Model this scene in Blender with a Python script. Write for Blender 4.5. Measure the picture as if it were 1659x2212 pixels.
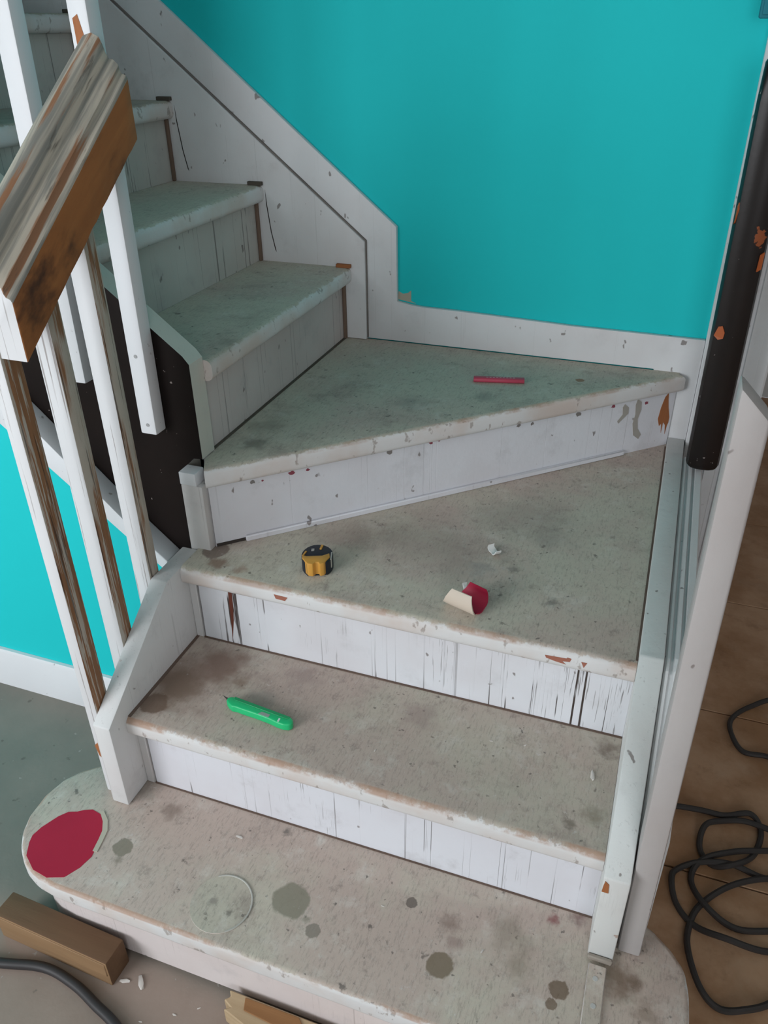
import bpy, bmesh, math, random
from mathutils import Matrix, Vector, noise as mnoise

for o in list(bpy.data.objects):
    bpy.data.objects.remove(o, do_unlink=True)
scene = bpy.context.scene
COL = scene.collection
random.seed(7)

# ------------------------------------------------------------------ camera
YAW, PIT, ROL, FPX = 0.3517, -0.5457, -0.0127, 1730.98
a, b = math.cos(YAW), math.sin(YAW)
fwd = Vector((-b * math.cos(PIT), a * math.cos(PIT), math.sin(PIT)))
rgt0 = Vector((a, b, 0))
up0 = rgt0.cross(fwd)
rgt = rgt0 * math.cos(ROL) + up0 * math.sin(ROL)
upv = -rgt0 * math.sin(ROL) + up0 * math.cos(ROL)
cam = bpy.data.cameras.new('camera')
cam.sensor_fit = 'VERTICAL'
cam.sensor_height = 36.0
cam.lens = FPX / 2212 * 36.0
cam.clip_start = 0.02
cam_ob = bpy.data.objects.new('camera', cam)
COL.objects.link(cam_ob)
mw = Matrix.Identity(4)
for i in range(3):
    mw[i][0], mw[i][1], mw[i][2] = rgt[i], upv[i], -fwd[i]
mw[0][3], mw[1][3], mw[2][3] = 0.8149, -0.8724, 1.4858
cam_ob.matrix_world = mw
scene.camera = cam_ob

# ------------------------------------------------------------------ world, daylight, exposure
world = bpy.data.worlds.new('world')
scene.world = world
world.use_nodes = True
bg = world.node_tree.nodes['Background']
bg.inputs[0].default_value = (0.78, 0.88, 1.0, 1)
bg.inputs[1].default_value = 1.0

def area(name, loc, target, sx, sy, power, col):
    l = bpy.data.lights.new(name, 'AREA')
    l.shape = 'RECTANGLE'
    l.size, l.size_y = sx, sy
    l.energy = power
    l.color = col
    o = bpy.data.objects.new(name, l)
    COL.objects.link(o)
    o.location = loc
    d = Vector(target) - Vector(loc)
    o.rotation_euler = d.to_track_quat('-Z', 'Y').to_euler()
    return o
# daylight entering through the two windows of the front wall (behind the photographer)
area('window_daylight_left', (-1.62, -3.02, 1.55), (-1.0, 0.0, 1.30), 2.0, 1.5, 130, (0.93, 0.96, 1.0))
area('window_daylight_right', (1.75, -3.02, 1.55), (1.75, 0.0, 1.30), 1.3, 1.5, 34, (0.93, 0.96, 1.0))
vs = scene.view_settings
vs.view_transform = 'Standard'
vs.look = 'None'
vs.gamma = 1.0
vs.use_curve_mapping = False
vs.exposure = -0.40

# ------------------------------------------------------------------ dimensions (metres)
H = 0.19            # riser height
W = 0.862           # inner face of the right string
Y3 = 0.237          # third riser
X5, G = -0.0076, 0.237
NOSE, TT = 0.025, 0.042
XL = -0.018         # inner face of the left string
YB = 1.078          # face of the wall string
P4A, P4B = Vector((0.0117, 0.30)), Vector((0.862, 1.087))

# ------------------------------------------------------------------ node helpers
class NT:
    def __init__(self, name):
        self.m = bpy.data.materials.new(name)
        self.m.use_nodes = True
        self.t = self.m.node_tree
        self.n = self.t.nodes
        self.n.clear()
        self.out = self.n.new('ShaderNodeOutputMaterial')
        self.b = self.n.new('ShaderNodeBsdfPrincipled')
        self.t.links.new(self.b.outputs[0], self.out.inputs[0])
        self.tc = self.n.new('ShaderNodeTexCoord')
        self.obj = self.tc.outputs['Object']
        self.geo = self.n.new('ShaderNodeNewGeometry')

    def link(self, s, d):
        self.t.links.new(s, d)

    def put(self, sock, v):
        if isinstance(v, (int, float)):
            sock.default_value = v
        elif isinstance(v, tuple):
            sock.default_value = v if len(v) == len(sock.default_value) else tuple(v) + (1,)
        else:
            self.link(v, sock)

    def mapping(self, scale=(1, 1, 1), loc=(0, 0, 0), rot=(0, 0, 0), src=None):
        m = self.n.new('ShaderNodeMapping')
        m.inputs['Scale'].default_value = scale
        m.inputs['Location'].default_value = loc
        m.inputs['Rotation'].default_value = rot
        self.link(src or self.obj, m.inputs[0])
        return m.outputs[0]

    def noise(self, scale=5, detail=4, rough=.55, vec=None, dist=0):
        k = self.n.new('ShaderNodeTexNoise')
        k.inputs['Scale'].default_value = scale
        k.inputs['Detail'].default_value = detail
        k.inputs['Roughness'].default_value = rough
        k.inputs['Distortion'].default_value = dist
        self.link(vec or self.obj, k.inputs['Vector'])
        return k.outputs[0]

    def step(self, fac, lo, hi, smooth=True):
        k = self.n.new('ShaderNodeMapRange')
        k.interpolation_type = 'SMOOTHSTEP' if smooth else 'LINEAR'
        self.link(fac, k.inputs[0])
        k.inputs[1].default_value, k.inputs[2].default_value = lo, hi
        return k.outputs[0]

    def math(self, op, x, y=0.0):
        k = self.n.new('ShaderNodeMath')
        k.operation = op
        self.put(k.inputs[0], x)
        self.put(k.inputs[1], y)
        return k.outputs[0]

    def mix(self, fac, c1, c2):
        k = self.n.new('ShaderNodeMix')
        k.data_type = 'RGBA'
        self.put(k.inputs[0], fac)
        self.put(k.inputs[6], c1)
        self.put(k.inputs[7], c2)
        return k.outputs[2]

    def sep(self, v):
        k = self.n.new('ShaderNodeSeparateXYZ')
        self.link(v, k.inputs[0])
        return k.outputs

    def spot(self, c, r, wob=.35, soft=.2):
        """mask of an irregular stain around point c"""
        v = self.n.new('ShaderNodeVectorMath')
        v.operation = 'DISTANCE'
        self.link(self.obj, v.inputs[0])
        v.inputs[1].default_value = c
        nz = self.noise(1.6 / r, 3)
        d = self.math('ADD', v.outputs[1], self.math('MULTIPLY', self.math('SUBTRACT', nz, .5), r * wob * 2))
        return self.step(d, r, r * (1 - soft))

    def done(self, col, rough=.6, bump=None, bstr=.15, bdist=.002, spec=.35):
        self.put(self.b.inputs['Base Color'], col)
        self.put(self.b.inputs['Roughness'], rough)
        self.b.inputs['Specular IOR Level'].default_value = spec
        if bump is not None:
            k = self.n.new('ShaderNodeBump')
            k.inputs['Strength'].default_value = bstr
            k.inputs['Distance'].default_value = bdist
            self.link(bump, k.inputs['Height'])
            self.link(k.outputs[0], self.b.inputs['Normal'])
        return self.m

WHITE = (.70, .71, .73)
DARKLINE = (.055, .04, .035)
BARE = (.30, .115, .045)

def mat_plain(name, col, rough=.6, spec=.35, var=.06, metal=0):
    t = NT(name)
    n = t.noise(9, 3)
    c = t.mix(n, tuple(x * (1 - var) for x in col), tuple(min(1, x * (1 + var)) for x in col))
    m = t.done(c, rough, spec=spec)
    t.b.inputs['Metallic'].default_value = metal
    return m

def mat_white_clean(name='white_gloss_paint'):
    t = NT(name)
    n = t.noise(4, 4)
    c = t.mix(n, (.66, .67, .69), (.74, .75, .77))
    sp = t.step(t.noise(70, 2), .70, .76)
    c = t.mix(t.math('MULTIPLY', sp, .55), c, (.16, .13, .11))
    return t.done(c, .45, t.noise(160, 3), .05)

def mat_white_worn(name, seed=0.0, cracks=.5, chips=.8, grime=.5, tint=(.70, .71, .74), dens=0.0):
    t = NT(name)
    o = t.mapping((1, 1, 1), (seed * 3.1, seed * 1.7, seed * .9))
    lowf = t.noise(3.2, 4, vec=o)
    c = t.mix(t.step(lowf, .35, .75), tint, tuple(x * y for x, y in zip(tint, (.90, .86, .85))))
    # grey rubbing marks
    sm = t.step(t.noise(11, 6, .65, vec=o), .54, .78)
    c = t.mix(t.math('MULTIPLY', sm, grime), c, (.36, .34, .34))
    # vertical craquelure
    cv = t.mapping((140, 140, .45), (seed * 7, 0, seed))
    cr = t.step(t.noise(1.0, 3, .65, vec=cv), .630 - dens, .662 - dens)
    cm = t.math('MULTIPLY', t.step(t.noise(1, 2, vec=t.mapping((45, 45, 7), (seed, 5, 0))), .42, .50), t.step(t.noise(3.5, 2, vec=t.mapping((1, 1, .4), (seed, 5, 0))), .27, .45))
    c = t.mix(t.math('MULTIPLY', t.math('MULTIPLY', cr, cm), cracks), c, DARKLINE)
    cv2 = t.mapping((420, 420, 14), (seed * 2, 3, 0))
    cr2 = t.step(t.noise(1.0, 2, .5, vec=cv2), .63, .67)
    cm2 = t.step(t.noise(5, 2, vec=t.mapping((1, 1, 1), (seed * 5, 1, 0))), .52, .66)
    c = t.mix(t.math('MULTIPLY', t.math('MULTIPLY', cr2, cm2), cracks * .8), c, (.13, .115, .11))
    # small nicks and nail marks
    nk = t.step(t.noise(42, 2, .5, vec=t.mapping((1, 1, .7), (seed, 0, seed))), .70, .74)
    c = t.mix(t.math('MULTIPLY', nk, .8), c, (.17, .14, .13))
    ch = t.step(t.noise(13, 6, .62, vec=t.mapping((1, 1, 1.6), (seed, seed, 4))), .715, .73)
    c = t.mix(t.math('MULTIPLY', ch, chips), c, BARE)
    h = t.math('SUBTRACT', t.noise(60, 4), t.math('MULTIPLY', t.math('ADD', cr, ch), .8))
    return t.done(c, .5, h, .25)

def mat_tread(name, seed=0.0, warm=.5, edge=1.0, spots=(), light=1.0):
    """worn grey floor paint on top, white nosing face, rubbed through along the edge"""
    t = NT(name)
    o = t.mapping((1, 1, 1), (seed * 2.3, seed * 1.1, 0))
    lf = t.noise(3.2, 8, .68, vec=o, dist=.3)
    g1 = tuple(x * light for x in (.485, .45, .37))
    g2 = tuple(x * light for x in (.465, .375, .325))
    sh = .62 - .24 * warm
    c = t.mix(t.step(lf, sh - .12, sh + .12), g1, g2)
    # coarse mottling: dark rubbed-in dirt and pale worn paint
    sc = t.step(t.noise(7, 10, .74, vec=o), .50, .70)
    c = t.mix(t.math('MULTIPLY', sc, .55), c, tuple(x * .58 for x in g2))
    lt = t.step(t.noise(12, 9, .72, vec=t.mapping((1, 1, 1), (seed, 4, 2))), .54, .70)
    c = t.mix(t.math('MULTIPLY', lt, .45), c, tuple(x * light for x in (.60, .575, .52)))
    # fine short drag marks
    fine = t.noise(1, 5, .75, vec=t.mapping((260, 60, 60), (seed, 0, 0)))
    c = t.mix(t.math('MULTIPLY', t.step(fine, .48, .68), .36), c, (.15, .13, .115))
    grit = t.step(t.noise(26, 10, .78, vec=t.mapping((1, 1, 1), (seed, 8, 2))), .54, .68)
    c = t.mix(t.math('MULTIPLY', grit, .58), c, tuple(x * .48 for x in g2))
    pale = t.step(t.noise(19, 10, .75, vec=t.mapping((1, 1, 1), (3, seed, 6))), .55, .68)
    c = t.mix(t.math('MULTIPLY', pale, .35), c, tuple(x * light for x in (.62, .60, .55)))
    fine2 = t.noise(1, 4, .7, vec=t.mapping((330, 110, 60), (seed, 5, 0)))
    c = t.mix(t.math('MULTIPLY', t.step(fine2, .58, .72), .5), c, (.52, .50, .46))
    dk = t.step(t.noise(34, 4, .6, vec=t.mapping((1, 1, 1), (seed * 3, 2, 0))), .665, .74)
    c = t.mix(t.math('MULTIPLY', dk, .7), c, (.095, .08, .07))
    dk2 = t.step(t.noise(85, 3, .5, vec=t.mapping((1, 1, 1), (1, seed * 3, 0))), .68, .74)
    c = t.mix(t.math('MULTIPLY', dk2, .65), c, (.08, .07, .065))
    for ctr, r, colr, st in spots:
        sharp = r < .0375 and st > .78
        c = t.mix(t.math('MULTIPLY', t.spot(ctr, r, .30 if sharp else .75, .18 if sharp else .85), st), c, colr)
    # white nosing face
    nz = t.sep(t.geo.outputs['Normal'])[2]
    wob = t.math('MULTIPLY', t.math('SUBTRACT', t.noise(45, 6, .75, vec=t.mapping((1, 1, 1), (seed, 1, 1))), .5), 1.3)
    e = t.math('ADD', nz, wob)
    wf = t.step(e, .84, .60)
    wc = t.mix(t.step(t.noise(6, 4, vec=o), .4, .7), tuple(x * edge_lum(light) for x in (.66, .655, .65)), (.60, .52, .475))
    nick = t.step(t.noise(45, 3, .6, vec=t.mapping((1, 1, .6), (seed, 7, 3))), .62, .68)
    wc = t.mix(t.math('MULTIPLY', nick, .6), wc, (.24, .19, .16))
    c = t.mix(wf, c, wc)
    # bare wood where feet have rubbed the edge
    band = t.math('MULTIPLY', t.step(nz, .20, .50), t.step(nz, .992, .93))
    rub = t.step(t.noise(5.0, 8, .72, vec=t.mapping((1, 1, 1), (seed * 1.9, 3, 8))), .44, .58)
    c = t.mix(t.math('MULTIPLY', t.math('MULTIPLY', band, rub), .85 * edge), c, (.40, .25, .175))
    return t.done(c, .62, t.noise(120, 5, .6), .22, .0015)

def edge_lum(l):
    return min(1.0, l)

def mat_stripped(name, seed=0.0, dens=.5):
    """half-stripped wood: brown grain with remains of pale paint running along the post"""
    t = NT(name)
    o = t.mapping((70, 70, 4), (seed, seed * 2, seed))
    g = t.noise(1, 5, .6, vec=o, dist=.6)
    wood = t.mix(g, (.17, .078, .034), (.37, .18, .085))
    fine = t.step(t.noise(1, 3, .6, vec=t.mapping((260, 260, 6), (0, seed, 0))), .50, .62)
    pale = t.mix(t.noise(20, 3), (.40, .345, .28), (.52, .475, .42))
    ms = t.math('ADD', t.math('MULTIPLY', t.noise(1, 4, .6, vec=t.mapping((26, 26, 3.2), (seed * 4, 1, seed))), .75),
                t.math('MULTIPLY', fine, .22))
    c = t.mix(t.step(ms, dens - .05, dens + .04), wood, pale)
    dk = t.step(t.noise(1, 2, .5, vec=t.mapping((190, 190, 5), (2, seed, 1))), .62, .67)
    c = t.mix(t.math('MULTIPLY', dk, .7), c, (.04, .022, .015))
    return t.done(c, .65, ms, .35, .002)

def mat_post_front(name, seed=0.0):
    """white paint with fine cracks and splits along the edge"""
    t = NT(name)
    n = t.noise(3, 4)
    c = t.mix(n, (.62, .62, .625), (.72, .72, .735))
    cr = t.step(t.noise(1, 3, .6, vec=t.mapping((130, 130, 2.2), (seed, 0, seed))), .60, .65)
    c = t.mix(t.math('MULTIPLY', cr, .6), c, (.12, .075, .055))
    ch = t.step(t.noise(1, 5, .6, vec=t.mapping((38, 38, 9), (seed * 2, 0, 1))), .665, .69)
    c = t.mix(t.math('MULTIPLY', ch, .75), c, (.26, .12, .06))
    return t.done(c, .5, t.noise(80, 4), .15)

def mat_dark_gloss(name, chips=.9, spec=.25):
    t = NT(name)
    n = t.noise(12, 4)
    c = t.mix(n, (.0075, .0055, .005), (.015, .0105, .0095))
    ch = t.step(t.noise(9, 5, .6), .70, .715)
    c = t.mix(t.math('MULTIPLY', ch, chips), c, (.24, .065, .022))
    fl = t.step(t.noise(90, 2), .74, .77)
    c = t.mix(t.math('MULTIPLY', fl, .6), c, (.35, .3, .28))
    return t.done(c, .34, t.noise(120, 4), .12, .001, spec=spec)

def mat_wall(name, col):
    t = NT(name)
    n = t.noise(2.5, 4)
    c = t.mix(n, tuple(x * .96 for x in col), tuple(x * 1.04 for x in col))
    return t.done(c, .7, t.noise(260, 4, .6), .12, .001, spec=.25)

def mat_tile(name):
    t = NT(name)
    n = t.noise(4.5, 6, .65)
    c = t.mix(t.step(n, .35, .68), (.34, .18, .09), (.50, .31, .19))
    n2 = t.step(t.noise(13, 6, .7), .52, .75)
    c = t.mix(t.math('MULTIPLY', n2, .5), c, (.19, .09, .042))
    n3 = t.step(t.noise(6, 5, .6, vec=t.mapping((1, 1, 1), (4, 9, 0))), .55, .75)
    c = t.mix(t.math('MULTIPLY', n3, .45), c, (.48, .35, .25))
    return t.done(c, .5, t.noise(90, 5), .12, .001)

def mat_screed(name):
    t = NT(name)
    n = t.noise(3, 6, .6)
    c = t.mix(t.step(n, .35, .7), (.185, .185, .16), (.24, .22, .19))
    ys = t.sep(t.obj)[1]
    dust = t.step(t.math('ADD', ys, t.math('MULTIPLY', t.noise(6, 5), .10)), -.13, -.23)
    c = t.mix(dust, c, t.mix(t.noise(9, 5, .65), (.25, .19, .155), (.36, .285, .24)))
    sp = t.step(t.noise(50, 3), .69, .73)
    c = t.mix(t.math('MULTIPLY', sp, .6), c, (.42, .39, .36))
    dk = t.step(t.noise(30, 3), .67, .73)
    c = t.mix(t.math('MULTIPLY', dk, .5), c, (.07, .06, .05))
    return t.done(c, .8, t.noise(70, 5), .2, .002)

def mat_wood(name, dark, light, axis=0, scale=1.0):
    t = NT(name)
    s = [60 * scale] * 3
    s[axis] = 4 * scale
    g = t.noise(1, 5, .6, vec=t.mapping(tuple(s)), dist=.8)
    c = t.mix(g, dark, light)
    return t.done(c, .7, g, .3, .002)

def mat_rail_side(name):
    t = NT(name)
    o = t.mapping((1, 1, 1), (0, 0, 0), (math.radians(-36), 0, 0))
    g = t.noise(1, 5, .6, vec=t.mapping((40, 5, 40), src=o), dist=.6)
    c = t.mix(g, (.20, .068, .020), (.42, .165, .048))
    bl = t.step(t.noise(1, 5, .6, vec=t.mapping((9, 6, 14), (1.3, .2, .5), src=o)), .50, .70)
    c = t.mix(t.math('MULTIPLY', bl, .9), c, (.038, .016, .010))
    return t.done(c, .6, g, .3, .002)

def mat_rail_mould(name):
    t = NT(name)
    o = t.mapping((1, 1, 1), (0, 0, 0), (math.radians(-36), 0, 0))
    s = t.noise(1, 4, .55, vec=t.mapping((70, 3.0, 70), src=o), dist=.4)
    c = t.mix(t.step(s, .38, .60), (.215, .205, .18), (.47, .41, .335))
    br = t.step(t.noise(1, 5, .6, vec=t.mapping((42, 2.2, 42), (2, 1, 3), src=o)), .545, .62)
    c = t.mix(t.math('MULTIPLY', br, .9), c, (.27, .115, .05))
    dk = t.step(t.noise(1, 4, .6, vec=t.mapping((55, 7, 55), (5, 4, 3), src=o)), .62, .70)
    c = t.mix(t.math('MULTIPLY', dk, .7), c, (.09, .075, .06))
    return t.done(c, .65, s, .3, .002)

# ------------------------------------------------------------------ mesh helpers
def finish(name, bm, mats, parent=None, smooth=True, slotfn=None):
    bm.normal_update()
    bmesh.ops.recalc_face_normals(bm, faces=bm.faces)
    me = bpy.data.meshes.new(name)
    if slotfn:
        for f in bm.faces:
            f.material_index = slotfn(f)
    bm.to_mesh(me)
    bm.free()
    for m in (mats if isinstance(mats, (list, tuple)) else [mats]):
        me.materials.append(m)
    if smooth:
        for p in me.polygons:
            p.use_smooth = True
        me.set_sharp_from_angle(angle=math.radians(38))
    ob = bpy.data.objects.new(name, me)
    COL.objects.link(ob)
    if parent:
        adopt(ob, parent)
    return ob

def adopt(ob, parent):
    ob.parent = parent
    base = parent
    m = Matrix.Identity(4)
    chain = []
    while base is not None:
        chain.append(base.matrix_parent_inverse @ base.matrix_basis)
        base = base.parent
    for k in reversed(chain):
        m = m @ k
    ob.matrix_parent_inverse = m.inverted()

def empty(name, loc, label=None, cat=None, group=None, kind=None):
    e = bpy.data.objects.new(name, None)
    e.empty_display_size = .05
    e.location = loc
    COL.objects.link(e)
    tag(e, label, cat, group, kind)
    return e

def tag(o, label=None, cat=None, group=None, kind=None):
    if label: o['label'] = label
    if cat: o['category'] = cat
    if group: o['group'] = group
    if kind: o['kind'] = kind
    return o

def bevel(bm, off, seg=2, edges=None):
    if off > 0:
        bmesh.ops.bevel(bm, geom=list(edges if edges is not None else bm.edges), offset=off, segments=seg,
                        profile=.5, affect='EDGES', clamp_overlap=True)

def box_bm(x0, x1, y0, y1, z0, z1, bev=.002, seg=2):
    bm = bmesh.new()
    bmesh.ops.create_cube(bm, size=1)
    for v in bm.verts:
        v.co = Vector(((x0 + x1) / 2 + v.co.x * (x1 - x0), (y0 + y1) / 2 + v.co.y * (y1 - y0), (z0 + z1) / 2 + v.co.z * (z1 - z0)))
    bevel(bm, bev, seg)
    return bm

def prism_bm(pts, axis, lo, hi, bev=0, seg=2):
    """extrude a 2-D outline; axis 'x': pts are (y,z), 'y': (x,z), 'z': (x,y)"""
    bm = bmesh.new()
    def P(p, h):
        return {'x': (h, p[0], p[1]), 'y': (p[0], h, p[1]), 'z': (p[0], p[1], h)}[axis]
    n = len(pts)
    A = [bm.verts.new(P(p, lo)) for p in pts]
    B = [bm.verts.new(P(p, hi)) for p in pts]
    bm.faces.new(A)
    bm.faces.new(B[::-1])
    for i in range(n):
        bm.faces.new((A[i], B[i], B[(i + 1) % n], A[(i + 1) % n]))
    bmesh.ops.recalc_face_normals(bm, faces=bm.faces)
    if bev:
        bevel(bm, bev, seg)
    return bm

def plate_bm(pts, nrm, th):
    """thin irregular flake: 3-D outline pushed out along nrm"""
    bm = bmesh.new()
    n = Vector(nrm).normalized()
    A = [bm.verts.new(Vector(p) - n * .0006) for p in pts]
    B = [bm.verts.new(Vector(p) + n * th) for p in pts]
    bm.faces.new(A)
    bm.faces.new(B[::-1])
    k = len(pts)
    for i in range(k):
        bm.faces.new((A[i], B[i], B[(i + 1) % k], A[(i + 1) % k]))
    return bm

def tube_bm(pts, r, seg=8, closed_ends=True):
    bm = bmesh.new()
    rings = []
    for i, p in enumerate(pts):
        p = Vector(p)
        d = (Vector(pts[min(i + 1, len(pts) - 1)]) - Vector(pts[max(i - 1, 0)])).normalized()
        s = d.cross(Vector((0, 0, 1)))
        s = s.normalized() if s.length > 1e-4 else Vector((1, 0, 0))
        u = s.cross(d)
        rings.append([bm.verts.new(p + (s * math.cos(t) + u * math.sin(t)) * r) for t in [2 * math.pi * k / seg for k in range(seg)]])
    for A, B in zip(rings, rings[1:]):
        for k in range(seg):
            bm.faces.new((A[k], A[(k + 1) % seg], B[(k + 1) % seg], B[k]))
    bm.faces.new(rings[0])
    bm.faces.new(rings[-1][::-1])
    return bm

def catmull(P, n=8):
    P = [Vector(p) for p in P]
    Q = [P[0] * 2 - P[1]] + P + [P[-1] * 2 - P[-2]]
    out = []
    for i in range(1, len(Q) - 2):
        p0, p1, p2, p3 = Q[i - 1:i + 3]
        for k in range(n):
            t = k / n
            out.append(.5 * ((2 * p1) + (p2 - p0) * t + (2 * p0 - 5 * p1 + 4 * p2 - p3) * t * t + (3 * p1 - p0 - 3 * p2 + p3) * t ** 3))
    out.append(P[-1])
    return out

def cyl_bm(c, r, h, seg=16, bev=0):
    return prism_bm([(c[0] + r * math.cos(2 * math.pi * k / seg), c[1] + r * math.sin(2 * math.pi * k / seg)) for k in range(seg)],
                    'z', c[2], c[2] + h, bev, 1)

# ------------------------------------------------------------------ shared materials
M_WHITE = mat_white_clean()
M_TURQ = mat_wall('turquoise_wall_paint', (.009, .555, .575))
M_TURQ_D = mat_wall('teal_paint_dark', (.018, .19, .24))
M_WALLW = mat_wall('white_wall_paint', (.62, .62, .61))
M_CEIL = mat_wall('ceiling_paint', (.70, .70, .69))
M_DARK = mat_dark_gloss('dark_brown_gloss_paint')
M_BLACK = mat_dark_gloss('black_brown_string_paint', .12, .10)
M_BARE = mat_wood('bare_orange_wood', (.26, .085, .028), (.40, .15, .055), 2)
M_PINKCHIP = mat_plain('reddish_undercoat', (.33, .125, .085), .7)

# ================================================================== the setting
floor = finish('floor', box_bm(-3.0, 3.4, -3.05, 2.95, -.10, -.006, 0), mat_plain('floor_base', (.06, .045, .035), .9))
tag(floor, kind='structure')
screed = finish('screed', box_bm(-3.0, .845, -3.05, .272, -.006, 0, 0), mat_screed('grey_dusty_screed'), floor)
M_TILE = mat_tile('brown_floor_tile')
TS, TG = .488, .0035
tile_mesh = None
tx0 = .86
for i in range(5):
    for j in range(12):
        x0 = tx0 + i * TS
        y1 = 2.732 - j * TS
        if y1 - TS < -3.1:
            continue
        if tile_mesh is None:
            ob = finish('floor_tile', box_bm(-TS / 2 + TG / 2, TS / 2 - TG / 2, -TS / 2 + TG / 2, TS / 2 - TG / 2, -.006, 0, .0012, 1), M_TILE)
            tile_mesh = ob.data
        else:
            ob = bpy.data.objects.new('floor_tile', tile_mesh)
            COL.objects.link(ob)
        ob.location = (x0 + TS / 2, y1 - TS / 2, 0)
        ob.parent = floor
# shift the tile texture by position so that no two tiles repeat
_t = M_TILE.node_tree
_geo = [n for n in _t.nodes if n.type == 'NEW_GEOMETRY'][0]
for l in list(_t.links):
    if l.from_socket.name == 'Object' and l.from_node.type == 'TEX_COORD':
        s = l.to_socket
        _t.links.remove(l)
        _t.links.new(_geo.outputs['Position'], s)

wall_back = finish('wall_back', box_bm(-3.0, .905, 1.105, 1.25, 0, 4.6, 0), M_TURQ)
tag(wall_back, kind='structure')
bare = finish('bare_plaster_patch', plate_bm([(.1375, 1.105, .884), (.1385, 1.105, .892), (.150, 1.105, .886), (.163, 1.105, .889), (.1724, 1.105, .8966), (.1726, 1.105, .869), (.186, 1.105, .8635), (.1375, 1.105, .8705)], (0, -1, 0), .0008),
              mat_plain('bare_plaster', (.42, .38, .30), .9), wall_back)
# wall under the upper flight; its tall unseen part is added to block light
wall_left = finish('wall_left', prism_bm([(-3.0, 0), (-.062, 0), (-.062, .50), (-.154, .565), (-.39, .766), (-.52, .877), (-.52, 2.6), (-3.0, 2.6)], 'y', .285, .317), M_TURQ)
tag(wall_left, kind='structure')
well_blocker = finish('stair_side_light_blocker', prism_bm([(-.41, 1.294), (-1.2, 1.927), (-3.0, 1.927), (-3.0, 4.6), (-.41, 4.6)], 'y', .322, .362), M_TURQ)  # added unseen partition, keeps window light off the upper left of the stairs
tag(well_blocker, kind='structure')
baseboard_left = finish('baseboard_left', prism_bm([(.2845, 0), (.272, 0), (.272, .118), (.276, .125), (.2845, .125)], 'x', -3.0, -.09), M_WHITE)
tag(baseboard_left, kind='structure')
# far right: room beyond the doorway
wall_right = finish('wall_right', box_bm(3.4, 3.5, -3.05, 3.0, 0, 2.7, 0), M_WALLW)
tag(wall_right, kind='structure')
wall_far = finish('wall_far', box_bm(.95, 3.4, 2.95, 3.1, 0, 2.7, 0), M_WALLW)
for i in range(5):
    cut = finish('floor_tile', box_bm(tx0 + i * TS + TG / 2, tx0 + (i + 1) * TS - TG / 2, 2.732 + TG / 2, 2.9495, -.006, 0, .0012, 1), M_TILE, floor)
tag(wall_far, kind='structure')
wall_hall = finish('wall_hall', box_bm(.80, .95, 1.2505, 2.95, 0, 2.7, 0), M_WALLW)
tag(wall_hall, kind='structure')
wall_west = finish('wall_west', box_bm(-3.1, -3.0, -3.15, 1.25, 0, 4.6, 0), M_WALLW)
tag(wall_west, kind='structure')
# ceiling: open above the stairwell
ceil = bmesh.new()
for x0, x1, y0, y1 in ((-3.1, 3.5, -3.15, -.45), (.95, 3.5, -.45, 3.1)):
    t_ = box_bm(x0, x1, y0, y1, 2.6, 2.7, 0)
    me_ = bpy.data.meshes.new('tmp'); t_.to_mesh(me_); t_.free(); ceil.from_mesh(me_); bpy.data.meshes.remove(me_)
ceiling = finish('ceiling', ceil, M_CEIL)
tag(ceiling, kind='structure')
wellroof = finish('ceiling_stairwell', box_bm(-3.1, .95, -.45, 1.25, 4.6, 4.7, 0), M_CEIL)
tag(wellroof, kind='structure')
well1 = finish('wall_stairwell', box_bm(-3.1, .95, -.45, -.35, 2.7, 4.6, 0), M_WALLW)
tag(well1, kind='structure')
# front wall with two windows
fw = bmesh.new()
for x0, x1, z0, z1 in ((-3.1, 3.5, 0, .8), (-3.1, 3.5, 2.3, 2.7), (-3.1, -2.62, .8, 2.3), (-.62, 1.1, .8, 2.3), (2.4, 3.5, .8, 2.3)):
    t_ = box_bm(x0, x1, -3.15, -3.05, z0, z1, 0)
    me_ = bpy.data.meshes.new('tmp'); t_.to_mesh(me_); t_.free(); fw.from_mesh(me_); bpy.data.meshes.remove(me_)
wall_front = finish('wall_front', fw, M_WALLW)
tag(wall_front, kind='structure')
for i, (x0, x1) in enumerate(((-2.62, -.62), (1.1, 2.4))):
    w = empty('window_%d' % (i + 1), (x0, -3.1, .8), kind='structure')
    for q in ((x0, x0 + .05, .8, 2.3), (x1 - .05, x1, .8, 2.3), (x0 + .05, x1 - .05, .8, .85), (x0 + .05, x1 - .05, 2.25, 2.3), ((x0 + x1) / 2 - .02, (x0 + x1) / 2 + .02, .85, 2.25)):
        finish('window_frame', box_bm(q[0], q[1], -3.13, -3.07, q[2], q[3], .004, 1), M_WHITE, w)

# grooved casing at the right end of the turquoise wall
prof = [(.905, 1.25), (.905, 1.082), (.9075, 1.079), (.913, 1.079), (.915, 1.086), (.921, 1.086), (.923, 1.074), (.931, 1.074), (.933, 1.082),
        (.939, 1.082), (.941, 1.070), (.951, 1.070), (.953, 1.079), (.960, 1.079), (.962, 1.068), (.985, 1.066), (.988, 1.074), (.996, 1.074), (.998, 1.066), (1.045, 1.064), (1.05, 1.069), (1.05, 1.25)]
trim_1 = finish('trim_1', prism_bm(prof, 'z', 0, 2.35), mat_white_worn('casing_white', 3.0, 0, .0, .25, (.68, .69, .70)), smooth=False)
tag(trim_1, kind='structure')

# sloping white trim between the black string and the wall below it
trim_2 = finish('trim_2', prism_bm([(-.088, .500), (-.154, .552), (-.39, .753), (-.518, .862), (-.518, .955), (-.373, .815), (-.148, .586), (-.088, .532)], 'y', .268, .3185, .0025), M_WHITE)
tag(trim_2, kind='structure')

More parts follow.
